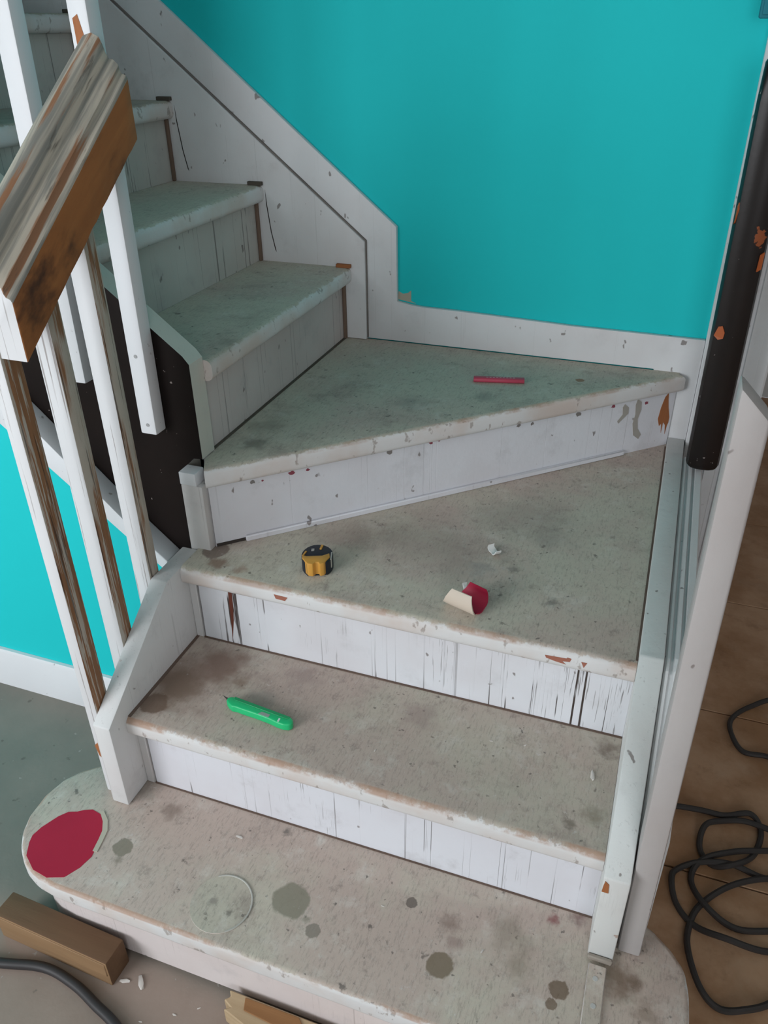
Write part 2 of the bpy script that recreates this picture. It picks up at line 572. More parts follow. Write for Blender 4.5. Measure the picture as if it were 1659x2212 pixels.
# ================================================================== the staircase
st = empty('staircase', (.42, -.12, 0), 'worn white painted winder staircase with scuffed grey treads against turquoise wall', 'staircase')

def ring(cx, cy, r, a0, a1, n):
    return [(cx + r * math.cos(math.radians(a0 + (a1 - a0) * k / (n - 1))), cy + r * math.sin(math.radians(a0 + (a1 - a0) * k / (n - 1)))) for k in range(n)]

T1 = ([(-.046, -.258), (.30, -.258), (.62, -.258), (.93, -.258), (.965, -.250), (.992, -.233), (1.011, -.205), (1.021, -.165), (1.023, -.12), (1.021, -.075), (1.013, -.040),
       (.99, -.012), (.962, .010), (.93, .028), (.90, .034), (.86, .034), (.86, .015), (0, .015), (-.05, .03), (-.10, .018), (-.135, .0), (-.163, -.025), (-.183, -.056), (-.193, -.100),
       (-.189, -.150), (-.176, -.184), (-.155, -.213), (-.125, -.238), (-.090, -.252)])
def shrink(poly, d):
    out = []
    n = len(poly)
    for i in range(n):
        p0, p1, p2 = Vector(poly[i - 1]), Vector(poly[i]), Vector(poly[(i + 1) % n])
        t1, t2 = (p1 - p0).normalized(), (p2 - p1).normalized()
        nn = Vector((-(t1.y + t2.y), t1.x + t2.x)).normalized()
        q = p1 + nn * d
        out.append((q.x, q.y))
    return out

GREEN = (.235, .22, .165)
BRN = (.165, .115, .075)
sp1 = [((.367, -.142, H), .036, GREEN, .85), ((.405, -.165, H), .010, GREEN, .7), ((.424, -.180, H), .014, (.22, .195, .16), .8),
       ((.026, -.15, H), .020, (.20, .175, .13), .8), ((.035, -.175, H), .014, (.21, .18, .14), .6),
       ((.641, -.166, H), .024, (.20, .155, .105), .9), ((.828, -.140, H), .017, BRN, .85), ((.820, -.165, H), .010, BRN, .8),
       ((.636, -.092, H), .026, (.22, .155, .125), .6), ((.655, -.12, H), .02, (.24, .16, .14), .5), ((.802, -.027, H), .015, (.22, .055, .06), .75), ((.84, -.01, H), .02, (.2, .12, .11), .7),
       ((.565, -.077, H), .011, (.12, .10, .085), .8), ((.73, -.07, H), .05, (.23, .2, .15), .45), ((.76, -.12, H), .04, (.24, .21, .15), .5),
       ((.915, -.09, H), .045, (.14, .085, .05), .75), ((.96, -.13, H), .03, (.26, .2, .15), .6), ((.07, -.05, H), .03, (.20, .15, .12), .6),
       ((.30, -.02, H), .012, (.10, .09, .08), .7), ((-.02, -.02, H), .05, (.20, .20, .17), .5)]
tread1 = finish('tread', prism_bm(T1, 'z', H - TT, H, .0135, 4), mat_tread('bottom_tread_paint', 1.0, .75, .9, sp1, 1.1), st)
tag(tread1, 'wide bottom tread with rounded ends')
M_RIS = [mat_white_worn('riser_paint_%d' % k, .37 + k * 1.3, c_, h_, g_, tint=tn, dens=(0, .02, .045, 0, .035, .03)[k]) for k, (c_, h_, g_, tn) in enumerate((
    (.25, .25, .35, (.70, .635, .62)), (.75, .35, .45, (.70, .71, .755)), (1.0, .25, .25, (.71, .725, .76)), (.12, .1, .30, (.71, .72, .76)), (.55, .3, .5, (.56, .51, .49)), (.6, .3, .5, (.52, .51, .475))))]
finish('riser', prism_bm(shrink(T1, .026), 'z', 0.012, H - TT, 0), M_RIS[0], st)

sp2 = [((.03, .10, 2 * H), .10, (.20, .135, .10), .95), ((.085, .17, 2 * H), .085, (.21, .14, .11), .9), ((.01, .03, 2 * H), .03, (.16, .10, .07), .85),
       ((.14, .135, 2 * H), .022, (.22, .15, .11), .6), ((.84, .20, 2 * H), .03, (.15, .11, .085), .7), ((.80, .02, 2 * H), .014, (.14, .12, .09), .7), ((.835, .05, 2 * H), .028, (.2, .17, .12), .6),
       ((.25, .19, 2 * H), .05, (.29, .22, .20), .5), ((.50, .17, 2 * H), .05, (.28, .21, .19), .5), ((.2, .10, 2 * H), .05, (.30, .28, .25), .6)]
t2 = finish('tread', box_bm(XL + .0005, W - .0005, -NOSE, Y3 + .012, 2 * H - TT, 2 * H, 0), mat_tread('second_tread_paint', 2.0, .62, 1.0, sp2), st)
def round_nose(ob, test, off=.014, seg=4):
    bm = bmesh.new()
    bm.from_mesh(ob.data)
    es = [e for e in bm.edges if test(e)]
    bevel(bm, off, seg, es)
    bmesh.ops.recalc_face_normals(bm, faces=bm.faces)
    bm.to_mesh(ob.data)
    bm.free()
    for p in ob.data.polygons:
        p.use_smooth = True
    ob.data.set_sharp_from_angle(angle=math.radians(45))
round_nose(t2, lambda e: all(abs(v.co.y + NOSE) < 1e-5 for v in e.verts) and abs(e.verts[0].co.z - e.verts[1].co.z) < 1e-5)
finish('riser', box_bm(0.001, W, 0, .015, H, 2 * H - TT, .0005, 1), M_RIS[1], st)
finish('riser', box_bm(0.001, W, Y3, Y3 + .012, 2 * H, 3 * H - TT, .0005, 1), M_RIS[2], st)
M_FILL = mat_white_worn('filler_strip_paint', 5.1, .5, .9, .6, (.60, .59, .585))
finish('filler_strip', box_bm(XL, -.001, -.004, .014, H, 2 * H - TT, .0015, 1), M_FILL, st)
finish('filler_strip', box_bm(XL, -.001, Y3 - .004, Y3 + .011, 2 * H, 3 * H - TT, .0015, 1), M_FILL, st)

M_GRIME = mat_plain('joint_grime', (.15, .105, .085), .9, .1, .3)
M_GRIME_SHADE = mat_plain('joint_grime_shade', (.10, .085, .07), .9, .1, .3)
finish('grime_shade_line', box_bm(.0, W - .001, -.0035, .001, H, H + .0012, 0), M_GRIME, st)
finish('grime_shade_line', box_bm(.0, W - .001, Y3 - .0045, Y3 + .001, 2 * H, 2 * H + .0014, 0), M_GRIME, st)
finish('grime_shade_line', box_bm(X5 - .001, X5 + .006, .367, YB - .001, 4 * H, 4 * H + .0025, 0), M_GRIME_SHADE, st)  # painted shadow line and dirt at the foot of the first upper riser
finish('grime_shade_line', box_bm(XL, XL + .006, -.015, Y3, 2 * H, 2 * H + .0016, 0), M_GRIME, st)
finish('grime_shade_line', box_bm(W - .004, W, Y3 - .010, 1.07, 3 * H, 3 * H + .0012, 0), M_GRIME, st)
# winder treads
d4 = (P4B - P4A).normalized()
n4 = Vector((d4.y, -d4.x))            # towards the photographer
def at4(s, off=0.0):
    q = P4A + d4 * s + n4 * off
    return (q.x, q.y)
L4 = (P4B - P4A).length
sp3 = [((.61, .42, 3 * H), .018, (.13, .12, .105), .5), ((.66, .55, 3 * H), .06, (.25, .235, .21), .35), ((.45, .45, 3 * H), .16, (.26, .21, .18), .45), ((.28, .44, 3 * H), .11, (.25, .19, .16), .5), ((.60, .62, 3 * H), .15, (.25, .215, .19), .4),
       ((.05, .25, 3 * H), .03, (.22, .13, .09), .75), ((.02, .29, 3 * H), .03, (.17, .12, .10), .8), ((.10, .245, 3 * H), .022, (.28, .17, .12), .6), ((.70, .34, 3 * H), .02, (.12, .11, .1), .6), ((.55, .40, 3 * H), .04, (.3, .29, .27), .5)]
nose3 = [(-.0175, Y3 - NOSE), (W - .0005, Y3 - NOSE)]
t3 = finish('tread', prism_bm(nose3 + [(W - .0005, 1.0895), (.850, 1.0895), at4(.03, -.012), (-.0175, .305)], 'z', 3 * H - TT, 3 * H), mat_tread('third_tread_paint', 3.0, .35, .8, sp3, 1.08), st)
round_nose(t3, lambda e: all(abs(v.co.y - (Y3 - NOSE)) < 1e-5 for v in e.verts) and abs(e.verts[0].co.z - e.verts[1].co.z) < 1e-5)
def obl_box(s0, s1, o0, o1, z0, z1, bev=0):
    return prism_bm([at4(s0, o1), at4(s1, o1), at4(s1, o0), at4(s0, o0)], 'z', z0, z1, bev, 1)
finish('riser', obl_box(.004, L4 - .0015, -.006, 0, 3 * H, 4 * H - TT), M_RIS[3], st)
sp4 = [((.64, .967, 4 * H), .011, (.24, .12, .06), .85), ((.05, .50, 4 * H), .06, (.24, .21, .17), .5), ((.45, .80, 4 * H), .04, (.2, .19, .17), .5), ((.06, .42, 4 * H), .04, (.15, .135, .11), .6), ((.30, .72, 4 * H), .05, (.24, .225, .2), .5)]
p0, p1 = at4(-.004, NOSE), at4(L4 + .002, NOSE * .8)
t4 = finish('tread', prism_bm([p0, (p1[0], p1[1]), (W - .0005, 1.075), (W - .0005, 1.0903), (-.03, 1.0903), (-.03, .3665), (.0005, .3665), (.0005, .326)], 'z', 4 * H - TT, 4 * H),
            mat_tread('fourth_tread_paint', 4.0, .25, .7, sp4, 1.02), st)
def on4(v):
    q = Vector((v.co.x, v.co.y)) - P4A
    return q.dot(n4) > NOSE * .6 and v.co.y < 1.08
round_nose(t4, lambda e: all(on4(v) for v in e.verts) and abs(e.verts[0].co.z - e.verts[1].co.z) < 1e-5 and e.calc_length() > .3, .012)
# loose quarter strip at the foot of the diagonal riser (broken off at both ends)
finish('quarter_strip', obl_box(.066, .985 * L4 - .12, 0, .008, 3 * H, 3 * H + .013, .002), M_RIS[3], st)
finish('strip_gap', obl_box(.005, .066, 0, .0012, 3 * H, 3 * H + .007), mat_plain('strip_gap_dark', (.045, .035, .03), .9), st)  # dark strip where the quarter strip is missing

# upper straight flight
M_DKGAP = mat_plain('dark_gap', (.035, .025, .022), .9)
M_T5 = [mat_tread('upper_tread_paint_%d' % k, 5.0 + k, .15, .15, (), l_) for k, l_ in enumerate((1.05, 1.02, .95))]
for k in range(5, 10):
    xr = X5 - (k - 5) * G
    yb = YB - .0005
    finish('riser', box_bm(xr - .014, xr, .3662, yb, (k - 1) * H, k * H - TT, .0005, 1), M_RIS[4 if k < 6 else 5], st)
    tk = finish('tread', box_bm(xr - G - .012 if k < 9 else xr - .9, xr + NOSE, .3662, yb, k * H - TT, k * H, 0), M_T5[min(k - 5, 2)], st)
    round_nose(tk, lambda e: all(abs(v.co.x - (xr + NOSE)) < 1e-5 for v in e.verts) and abs(e.verts[0].co.z - e.verts[1].co.z) < 1e-5)
    # dirty wooden wedge left in the housing where the nosing meets the wall string
    finish('housing_wedge', box_bm(xr - .014, xr + NOSE + .001, yb - .011, yb, k * H, k * H + .009, .001, 1), M_BARE if k == 5 else M_GRIME_SHADE, st)
    if k in (6, 7):
        # open crack in the wall string below each nosing end
        cpts = [(xr + .030, YB, k * H - .01), (xr + .0325, YB, k * H - .045), (xr + .040, YB, (k - 1) * H + .075), (xr + .050, YB, (k - 1) * H + .025), (xr + .0465, YB, (k - 1) * H + .03), (xr + .0375, YB, (k - 1) * H + .075), (xr + .0300, YB, k * H - .045)]
        finish('crack', plate_bm(cpts, (0, -1, 0), .0004), M_DKGAP, st, smooth=False)
    finish('corner_fillet', box_bm(xr + .0002, xr + .009, yb - .010, yb, (k - 1) * H, k * H - TT, .002, 1), mat_plain('brown_glue_line', (.17, .115, .085), .8) if k == 5 else bpy.data.materials['brown_glue_line'], st)

# strings
M_STR = mat_white_worn('string_paint', 8.0, .15, .35, .3, (.66, .66, .655))
M_STR2 = mat_white_worn('right_string_paint', 9.0, .1, .55, .35, (.66, .675, .66))
finish('string_board', prism_bm([(-.068, H), (-.068, .396), (.168, .566), (.284, .568), (.284, H + .0005), (.05, H)], 'x', -.055, XL, .003), M_STR, st)
finish('string_board', prism_bm([(-.068, H), (-.068, .392), (.225, .586), (1.0903, .588), (1.0903, .0), (.045, .0), (.045, H)], 'x', W, W + .040, .003), M_STR2, st)
prof_o = []
ocap = bmesh.new()
secx = [(.9035, -.012), (.907, -.006), (.911, -.006), (.913, -.012), (.917, -.012), (.919, -.004), (.925, -.004), (.927, -.011), (.931, -.011), (.933, -.002), (.945, -.002), (.9485, -.008), (.9485, -.30), (.9035, -.30)]
rg_ = []
for (y, z) in ((.002, .430), (.215, .578), (.24, .585), (1.004, .587)):
    rg_.append([ocap.verts.new((x, y, max(z + dz, .0))) for x, dz in secx])
for A, B in zip(rg_, rg_[1:]):
    for k in range(len(secx)):
        ocap.faces.new((A[k], A[(k + 1) % len(secx)], B[(k + 1) % len(secx)], B[k]))
ocap.faces.new(rg_[0]); ocap.faces.new(rg_[-1][::-1])
finish('grooved_capping', ocap, mat_white_worn('capping_paint', 15.0, .05, .1, .3, (.66, .665, .665)), st, smooth=False)
ws = [(.055, .761), (.055, 1.017), (-2.0, 1.017 + .809 * 2.055), (-2.0, 1.017 + .809 * 2.055 - .55), (-.25, .70), (-.10, .70), (-.031, .70), (-.031, .761)]
finish('wall_string', prism_bm(ws, 'y', YB, 1.0985, .002), mat_white_worn('wall_string_paint', 11.0, .12, .12, .35, (.68, .685, .69)), st)
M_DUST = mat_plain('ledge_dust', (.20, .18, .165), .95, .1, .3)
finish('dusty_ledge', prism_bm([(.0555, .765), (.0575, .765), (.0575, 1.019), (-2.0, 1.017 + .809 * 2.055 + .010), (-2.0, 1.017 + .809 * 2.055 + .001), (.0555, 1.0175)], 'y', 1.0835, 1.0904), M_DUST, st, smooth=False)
M_SK = mat_white_worn('skirting_paint', 12.0, .05, .08, .15, (.70, .705, .715))
ob_ = [(.0555, .762), (.80, .762), (.80, .560), (.9045, .560), (.9045, .845), (.60, .848), (.30, .858), (.21, .859), (.175, .862), (.138, .868), (.136, 1.056), (-2.0, 1.056 + .808 * 2.136), (-2.0, 1.056 + .808 * 2.136 - .25), (.02, .95)]
finish('skirting_board', prism_bm(ob_, 'y', 1.0905, 1.1045, .0015), M_SK, st)

# black string of the upper flight with pale edge
bs = [(0, .762), (0, .957), (-.012, .972), (-1.2, 1.925), (-1.2, 1.585), (-.373, .812), (-.148, .585), (-.085, .525), (-.037, .505), (-.037, .744), (-.02, .7605)]
bmb = prism_bm(bs, 'y', .319, .3655)
M_EDGE = mat_white_worn('string_edge_paint', 6.6, .1, .2, .2, (.56, .56, .50))
finish('outer_string', bmb, [M_BLACK, M_EDGE], st, True, lambda f: 0 if abs(f.normal.y) > .7 else 1)
bl = finish('corner_block', box_bm(-.0365, .0112, .286, .3185, .50, 4 * H - TT + .0, .003), mat_white_worn('corner_block_paint', 13.0, .4, .35, .5, (.61, .60, .59)), st)
finish('corner_cap', box_bm(-.0365, .0002, .2845, .3185, 4 * H - TT, 4 * H - .014, .002), M_WHITE, st)

# ---- marks with a shape of their own
def flake(name, pts, nrm, mat, th=.0006):
    return finish(name, plate_bm(pts, nrm, th), mat, st, smooth=False)
nr4 = (n4.x, n4.y, 0)
flake('bare_wood_patch', [(.8447, 1.071, .7141), (.8381, 1.0649, .7036), (.8328, 1.06, .678), (.8302, 1.0575, .6477), (.8353, 1.0623, .6275), (.8397, 1.0664, .6326), (.8427, 1.0691, .6064), (.8435, 1.0699, .6354), (.8491, 1.0751, .6264), (.8520, 1.078, .600), (.8540, 1.0797, .6249), (.8560, 1.0817, .6308), (.8560, 1.0817, .6461), (.8501, 1.0759, .6737), (.8464, 1.0726, .6967)], nr4, M_BARE)
M_DRIP = mat_plain('old_grey_glue', (.36, .335, .30), .8)
flake('glue_drip', [(.746, .9796, .6996), (.7499, .9833, .707), (.7593, .9919, .6963), (.7604, .9929, .6803), (.75, .9833, .6684), (.7413, .9753, .6584), (.7384, .9726, .6652), (.7483, .9818, .6809)], nr4, M_DRIP, .0008)
flake('glue_drip', [(.7768, 1.0082, .7136), (.7862, 1.0168, .7041), (.7881, 1.0186, .683), (.7833, 1.0141, .6598), (.7868, 1.0174, .634), (.7966, 1.0265, .615), (.792, 1.0222, .6036), (.7789, 1.0101, .6173), (.7735, 1.005, .65), (.7763, 1.0077, .6738), (.7739, 1.0055, .6987)], nr4, M_DRIP, .0008)
M_REDD = mat_plain('red_paint_trace', (.26, .06, .085), .7)
M_GREYD = mat_plain('grey_scuff', (.22, .20, .19), .8)
for (x, y, z, s, r_) in ((.3868, .6472, .7124, .007, 1), (.372, .634, .7095, .006, 1), (.1406, .4193, .7044, .008, 1), (.1662, .443, .7042, .005, 1), (.0952, .3773, .7011, .003, 1), (.7254, .9606, .7071, .006, 1), (.798, 1.0278, .6988, .006, 1), (.6537, .8942, .705, .008, 0), (.5344, .7838, .7068, .006, 0), (.5614, .8087, .7055, .006, 0), (.30, .567, .7075, .008, 0), (.335, .6, .7085, .005, 0), (.08, .3633, .702, .006, 0)):
    pts = []
    for k in range(9):
        an = 2 * math.pi * k / 9
        rr = s * random.uniform(.55, 1.15)
        pts.append((x + d4.x * rr * math.cos(an), y + d4.y * rr * math.cos(an), z + rr * .8 * math.sin(an)))
    flake('paint_trace' if r_ else 'scuff_mark', pts, nr4, M_REDD if r_ else M_GREYD, .0004)
flake('split', [(.0713, .237, .5208), (.080, .237, .5225), (.0778, .237, .47), (.0754, .237, .4425), (.0661, .237, .3843), (.0691, .237, .4347)], (0, -1, 0), mat_plain('dark_red_wood', (.13, .035, .02), .7))
fr = (0, -1, .0)
flake('bare_wood_patch', [(.71, .212, .5530), (.735, .212, .5545), (.7466, .212, .5550), (.7481, .2122, .5575), (.7552, .2122, .5565), (.753, .212, .549), (.7403, .212, .5475), (.7468, .212, .5419), (.7288, .212, .544), (.7125, .212, .5475)], fr, M_PINKCHIP)
flake('bare_wood_patch', [(.7719, .212, .5545), (.7818, .212, .555), (.7799, .212, .5500), (.777, .212, .543)], fr, M_PINKCHIP)
flake('bare_wood_patch', [(.1896, .212, .5555), (.2188, .212, .5545), (.2127, .212, .5451), (.1931, .212, .546)], fr, M_PINKCHIP)
sl = Vector((0, -.194, .293)).normalized()
flake('bare_wood_patch', [(.866, -.0685, .386), (.872, -.0685, .380), (.8735, -.0685, .360), (.8635, -.0685, .360), (.8645, -.0685, .374)], (0, -1, 0), M_BARE)
# red oval of old floor covering showing on the bottom tread, with a torn pale rim
redpts = [(-.145, -.200), (-.131, -.224), (-.100, -.243), (-.066, -.248), (-.036, -.237), (-.022, -.212), (-.016, -.186), (-.022, -.160), (-.027, -.140), (-.040, -.118), (-.058, -.103), (-.079, -.099), (-.095, -.106), (-.104, -.113), (-.120, -.119), (-.132, -.134), (-.146, -.165), (-.150, -.185)]
M_RED = mat_plain('red_linoleum', (.43, .013, .045), .6, .3, .15)
rp = flake('red_patch', [(x, y, H) for x, y in redpts], (0, 0, 1), M_RED, .0007)
rp['label'] = 'crimson oval patch of old covering'
rim = [(-.012, -.175, H), (-.017, -.150, H), (-.022, -.130, H), (-.036, -.110, H), (-.056, -.095, H), (-.062, -.099, H), (-.043, -.116, H), (-.031, -.134, H), (-.026, -.152, H), (-.021, -.176, H)]
flake('torn_edge', rim, (0, 0, 1), mat_plain('torn_paint_edge', (.50, .46, .37), .8), .0018)
# round filler disc with a raised lip
disc = finish('round_patch', prism_bm(ring(.255, -.188, .054, 0, 348.75, 32), 'z', H - .001, H + .0012, 0), mat_tread('round_patch_paint', 6.0, .2, 0, [((.24, -.19, H + .001), .012, (.2, .18, .16), .6), ((.275, -.2, H + .001), .009, (.16, .14, .12), .7)], 1.08), st)
lip = tube_bm([(x, y, H + .001) for x, y in ring(.255, -.188, .053, -55, 125, 26)], .0016, 6)
finish('raised_lip', lip, mat_plain('pale_lip_paint', (.48, .47, .43), .7), st)
# lath nailed across the tread end where a string was taken away
lath = finish('nailed_lath', box_bm(.866, .8945, -.262, -.083, H, H + .006, .0015, 1), mat_tread('lath_paint', 7.7, .4, .3, (), 1.1), st)
for (x, y) in ((.879, -.107), (.881, -.150), (.877, -.196)):
    finish('nail_head', cyl_bm((x, y, H + .0055), .0042, .0012, 10), mat_plain('pale_nail', (.5, .5, .48), .5) if 'pale_nail' not in bpy.data.materials else bpy.data.materials['pale_nail'], st)
# missing chunk at the foot of the right string: bare end grain
finish('string_foot', box_bm(.8625, .9015, -.076, -.0685, H, H + .010, .002, 1), mat_plain('greyed_softwood', (.30, .26, .22), .8), st)

# ================================================================== banisters
def post(name, x0, x1, y0, y1, z0, z1, mats, parent, lean=0.0, slant=0.0, bev=.003):
    bm = box_bm(x0, x1, y0, y1, z0, z1, bev)
    for v in bm.verts:
        t = (v.co.z - z0) / (z1 - z0)
        if slant and v.co.z > (z0 + z1) / 2:
            v.co.z -= slant * (v.co.x - x0)
        v.co.x += lean * t
    return finish(name, bm, mats, parent, True, (lambda f: 1 if f.normal.x > .6 else 0) if isinstance(mats, list) else None)

SLP = .745
def rail_z(y):
    return 1.094 + SLP * (y + .045)
ban = empty('stair_banister', (-.065, -.03, H), 'half stripped banister with three white posts and brown sloping rail at left', 'banister')
pf = [mat_post_front('post_front_%d' % k, k * 2.1) for k in range(3)]
ps = [mat_stripped('stripped_side_%d' % k, k * 3.3, d_) for k, d_ in enumerate((.44, .375, .35))]
p = post('newel_post', -.081, -.0555, -.050, -.012, H + .0004, rail_z(-.05) + .02, [pf[0], ps[0]], ban)
bmn = [(-.0810, -.050, .3172), (-.0700, -.050, .3300), (-.0600, -.050, .325), (-.0605, -.050, .299), (-.066, -.050, .2821), (-.076, -.050, .2909)]
finish('bare_wood_patch', plate_bm(bmn, (0, -1, 0), .0006), M_BARE, p, smooth=False)
post('baluster', -.091, -.0555, .055, .088, .33, rail_z(.088) + .03, [pf[1], ps[1]], ban)
post('baluster', -.093, -.0555, .167, .198, .40, rail_z(.198) + .03, [pf[2], ps[2]], ban)
# rail: swept moulded section, cut plumb at both ends
sec = [(-.010, 0), (-.010, .083), (-.0125, .087), (-.019, .089), (-.022, .094), (-.023, .100), (-.031, .107), (-.038, .109), (-.042, .116), (-.045, .127), (-.052, .137), (-.064, .143), (-.078, .140), (-.088, .128), (-.092, .110), (-.092, 0)]
bmr = bmesh.new()
ys = [-.047, -.046] + [-.03 + .0164 * k for k in range(19)] + [.282, .284]
rings = []
for q, y in enumerate(ys):
    ins = .0012 if q in (0, len(ys) - 1) else 0
    rg = []
    for k, (x, z) in enumerate(sec):
        wz = mnoise.noise(Vector((x * 20, y * 14, z * 9))) * .0016
        # splintered lower arris
        if k == 0:
            wz += abs(mnoise.noise(Vector((3.1, y * 34, 1)))) * .010
        rg.append(bmr.verts.new((x - ins * (1 if x > -.05 else -1) + wz * .5, y, rail_z(y) + z + wz)))
    rings.append(rg)
for A, B in zip(rings, rings[1:]):
    for k in range(len(sec)):
        bmr.faces.new((A[k], A[(k + 1) % len(sec)], B[(k + 1) % len(sec)], B[k]))
bmr.faces.new(rings[0]); bmr.faces.new(rings[-1][::-1])
bmr.faces.ensure_lookup_table()
M_RS, M_RM, M_RE = mat_rail_side('stripped_rail_side'), mat_rail_mould('half_stripped_moulding'), mat_post_front('rail_end_paint', 9.0)
def rslot(f):
    c = f.calc_center_median()
    if abs(f.normal.y) > .95:
        return 2
    zz = c.z - rail_z(c.y)
    return 0 if zz < .084 else 1
finish('handrail', bmr, [M_RS, M_RM, M_RE], ban, True, rslot)

ban2 = empty('stair_banister', (-.16, .30, .82), 'two white square balusters screwed to outside of black upper string', 'banister')
M_UB = mat_post_front('upper_baluster_paint', 4.4)
M_UBC = mat_white_clean('upper_baluster_white')
u2 = post('baluster', -.107, -.072, .2855, .3185, .818, 2.0, [M_UBC, M_UBC], ban2, .012)
u1 = post('baluster', -.252, -.215, .2855, .3185, .905, 2.0, [M_UBC, M_UBC], ban2, .018)
for z in (.975, .838):
    bm = bmesh.new()
    bmesh.ops.create_cone(bm, cap_ends=True, segments=12, radius1=.0035, radius2=.0035, depth=.0016, matrix=Matrix.Translation((-.0885, .2853, z)) @ Matrix.Rotation(math.pi / 2, 4, 'X'))
    finish('screw_head', bm, mat_plain('dull_screw', (.33, .33, .33), .5), u2)
# brown bared stretch on the upper part of the right baluster
pts = [(-.0925, .2855, 1.50), (-.083, .2855, 1.505), (-.0775, .2855, 1.48), (-.0765, .2855, 1.44), (-.0765, .2855, 1.395), (-.082, .2855, 1.36), (-.0835, .2855, 1.40), (-.087, .2855, 1.375), (-.0895, .2855, 1.42), (-.092, .2855, 1.46)]
finish('bare_wood_patch', plate_bm(pts, (0, -1, 0), .0006), M_BARE, u2, smooth=False)

M_PINK = mat_white_worn('pinkish_post_paint', 14.0, .05, .1, .25, (.44, .415, .405))
np_ = post('newel_post', .9075, .9425, -.046, -.002, H + .0004, 1.172, M_PINK, None, -.0125, 1.0, .004)
tag(np_, 'tall pale square post with slanted top beside the right string', 'post')

# ================================================================== dark grab rail on the casing
gr = empty('grab_rail', (.948, .93, .594), 'dark brown glossy wooden grab rail with orange chips fixed upright on right casing', 'handrail')
secp = [(0.912, 0.9625), (0.9077, 0.9511), (0.9077, 0.9339), (0.9129, 0.9235), (0.9243, 0.9187), (0.9433, 0.9168), (0.9642, 0.9187), (0.9756, 0.9244), (0.9799, 0.9359), (0.9799, 0.9511), (0.9756, 0.9625)]
bmg = bmesh.new()
zs = [0.5916, 0.5944, 0.5992, 0.6058, 0.7864, 0.9765, 1.1666, 1.3567, 1.4214, 1.4261, 1.429]
ins = [.016, .008, .003, 0, 0, 0, 0, 0, .002, .005, .009]
rings = []
for z, i_ in zip(zs, ins):
    s = 1 - i_ / .04
    rings.append([bmg.verts.new((0.9438 + (x - 0.9438) * s - .008 * (z - .594), 0.9397 + (y - 0.9397) * s, z)) for x, y in secp])
for A, B in zip(rings, rings[1:]):
    for k in range(len(secp)):
        bmg.faces.new((A[k], A[(k + 1) % len(secp)], B[(k + 1) % len(secp)], B[k]))
bmg.faces.new(rings[0]); bmg.faces.new(rings[-1][::-1])
finish('rail', bmg, M_DARK, gr)
M_OC = mat_plain('orange_bare_wood', (.36, .085, .022), .55)
def gchip(pts, nrm=(0, -1, 0)):
    finish('bare_wood_patch', plate_bm(pts, nrm, .0030), M_OC, gr, smooth=False)
gchip([(0.911, 0.923, 0.9138), (0.9167, 0.9208, 0.9338), (0.9243, 0.9183, 0.9366), (0.931, 0.9176, 0.9224), (0.93, 0.9176, 0.91), (0.9205, 0.9189, 0.9062)], (-.25, -1, 0))
gchip([(0.907, 0.9359, 1.1362), (0.907, 0.9263, 1.1429), (0.9089, 0.9225, 1.1666), (0.9086, 0.9244, 1.1809), (0.907, 0.9339, 1.1714)], (-1, -.5, 0))
gchip([(0.9642, 0.9173, 1.0526), (0.9718, 0.9221, 1.0573), (0.9718, 0.9221, 1.0906), (0.9652, 0.9178, 1.0858)], (.4, -1, 0))
for z in (.74, 1.27):
    finish('bracket', box_bm(.928, .958, .950, 1.0715, z - .02, z + .02, .002), M_DARK, gr)

# teal box on the wall end at the top right
tb = empty('wall_box', (.93, 1.05, 1.49), 'small teal painted box on wall end above grab rail', 'box')
finish('housing', box_bm(.879, .99, 1.035, 1.0635, 1.489, 1.60, .004), M_TURQ_D, tb)
finish('lid', box_bm(.884, .985, 1.030, 1.035, 1.495, 1.594, .0015), M_TURQ_D, tb)

# ================================================================== tools and litter on the treads
# utility knife
KN = Matrix.Translation((.2165, .0665, 2 * H + .0004)) @ Matrix.Rotation(math.radians(-5.2), 4, 'Z')
kn = empty('utility_knife', (.2165, .0665, 2 * H), 'bright green plastic utility knife lying on the second tread', 'knife')
M_GRN = mat_plain('green_plastic', (.014, .50, .18), .4, .5, .05)
M_GRN2 = mat_plain('green_plastic_dark', (.010, .30, .11), .45, .5, .05)
def local(bm, M):
    bmesh.ops.transform(bm, matrix=M, verts=bm.verts)
    return bm
body = [(-.072, .0045), (-.066, .010), (-.035, .0125), (.0, .0115), (.030, .0105), (.055, .0105), (.066, .009), (.072, .004), (.0735, -.003), (.070, -.009), (.060, -.0125), (.045, -.0125), (.030, -.0105), (.0, -.0100), (-.030, -.0108), (-.045, -.0105), (-.052, -.0125), (-.062, -.0090), (-.071, -.003)]
finish('body', local(prism_bm(body, 'z', 0, .0165, .0032, 3), KN), M_GRN, kn)
ridge = [(-.060, .0105), (.064, .0085), (.060, .0015), (-.056, .003)]
finish('grip_panel', local(prism_bm(ridge, 'z', .0163, .0175, .0005, 1), KN), M_GRN2, kn)
finish('blade', local(prism_bm([(-.089, .0115), (-.070, .0085), (-.066, -.001), (-.072, .003)], 'z', .007, .0082, 0), KN), mat_plain('blade_steel', (.16, .16, .15), .35, .5, .05, .8), kn)
finish('blade_window', local(prism_bm([(.008, -.0015), (.026, -.0015), (.026, -.0085), (.004, -.0085)], 'z', .0160, .0168, 0), KN), mat_plain('grey_window', (.30, .36, .33), .3), kn)
finish('slot', local(prism_bm([(.045, -.002), (.0485, -.002), (.0495, -.010), (.046, -.010)], 'z', .0160, .0168, 0), KN), mat_plain('slot_white', (.7, .75, .72), .4), kn)

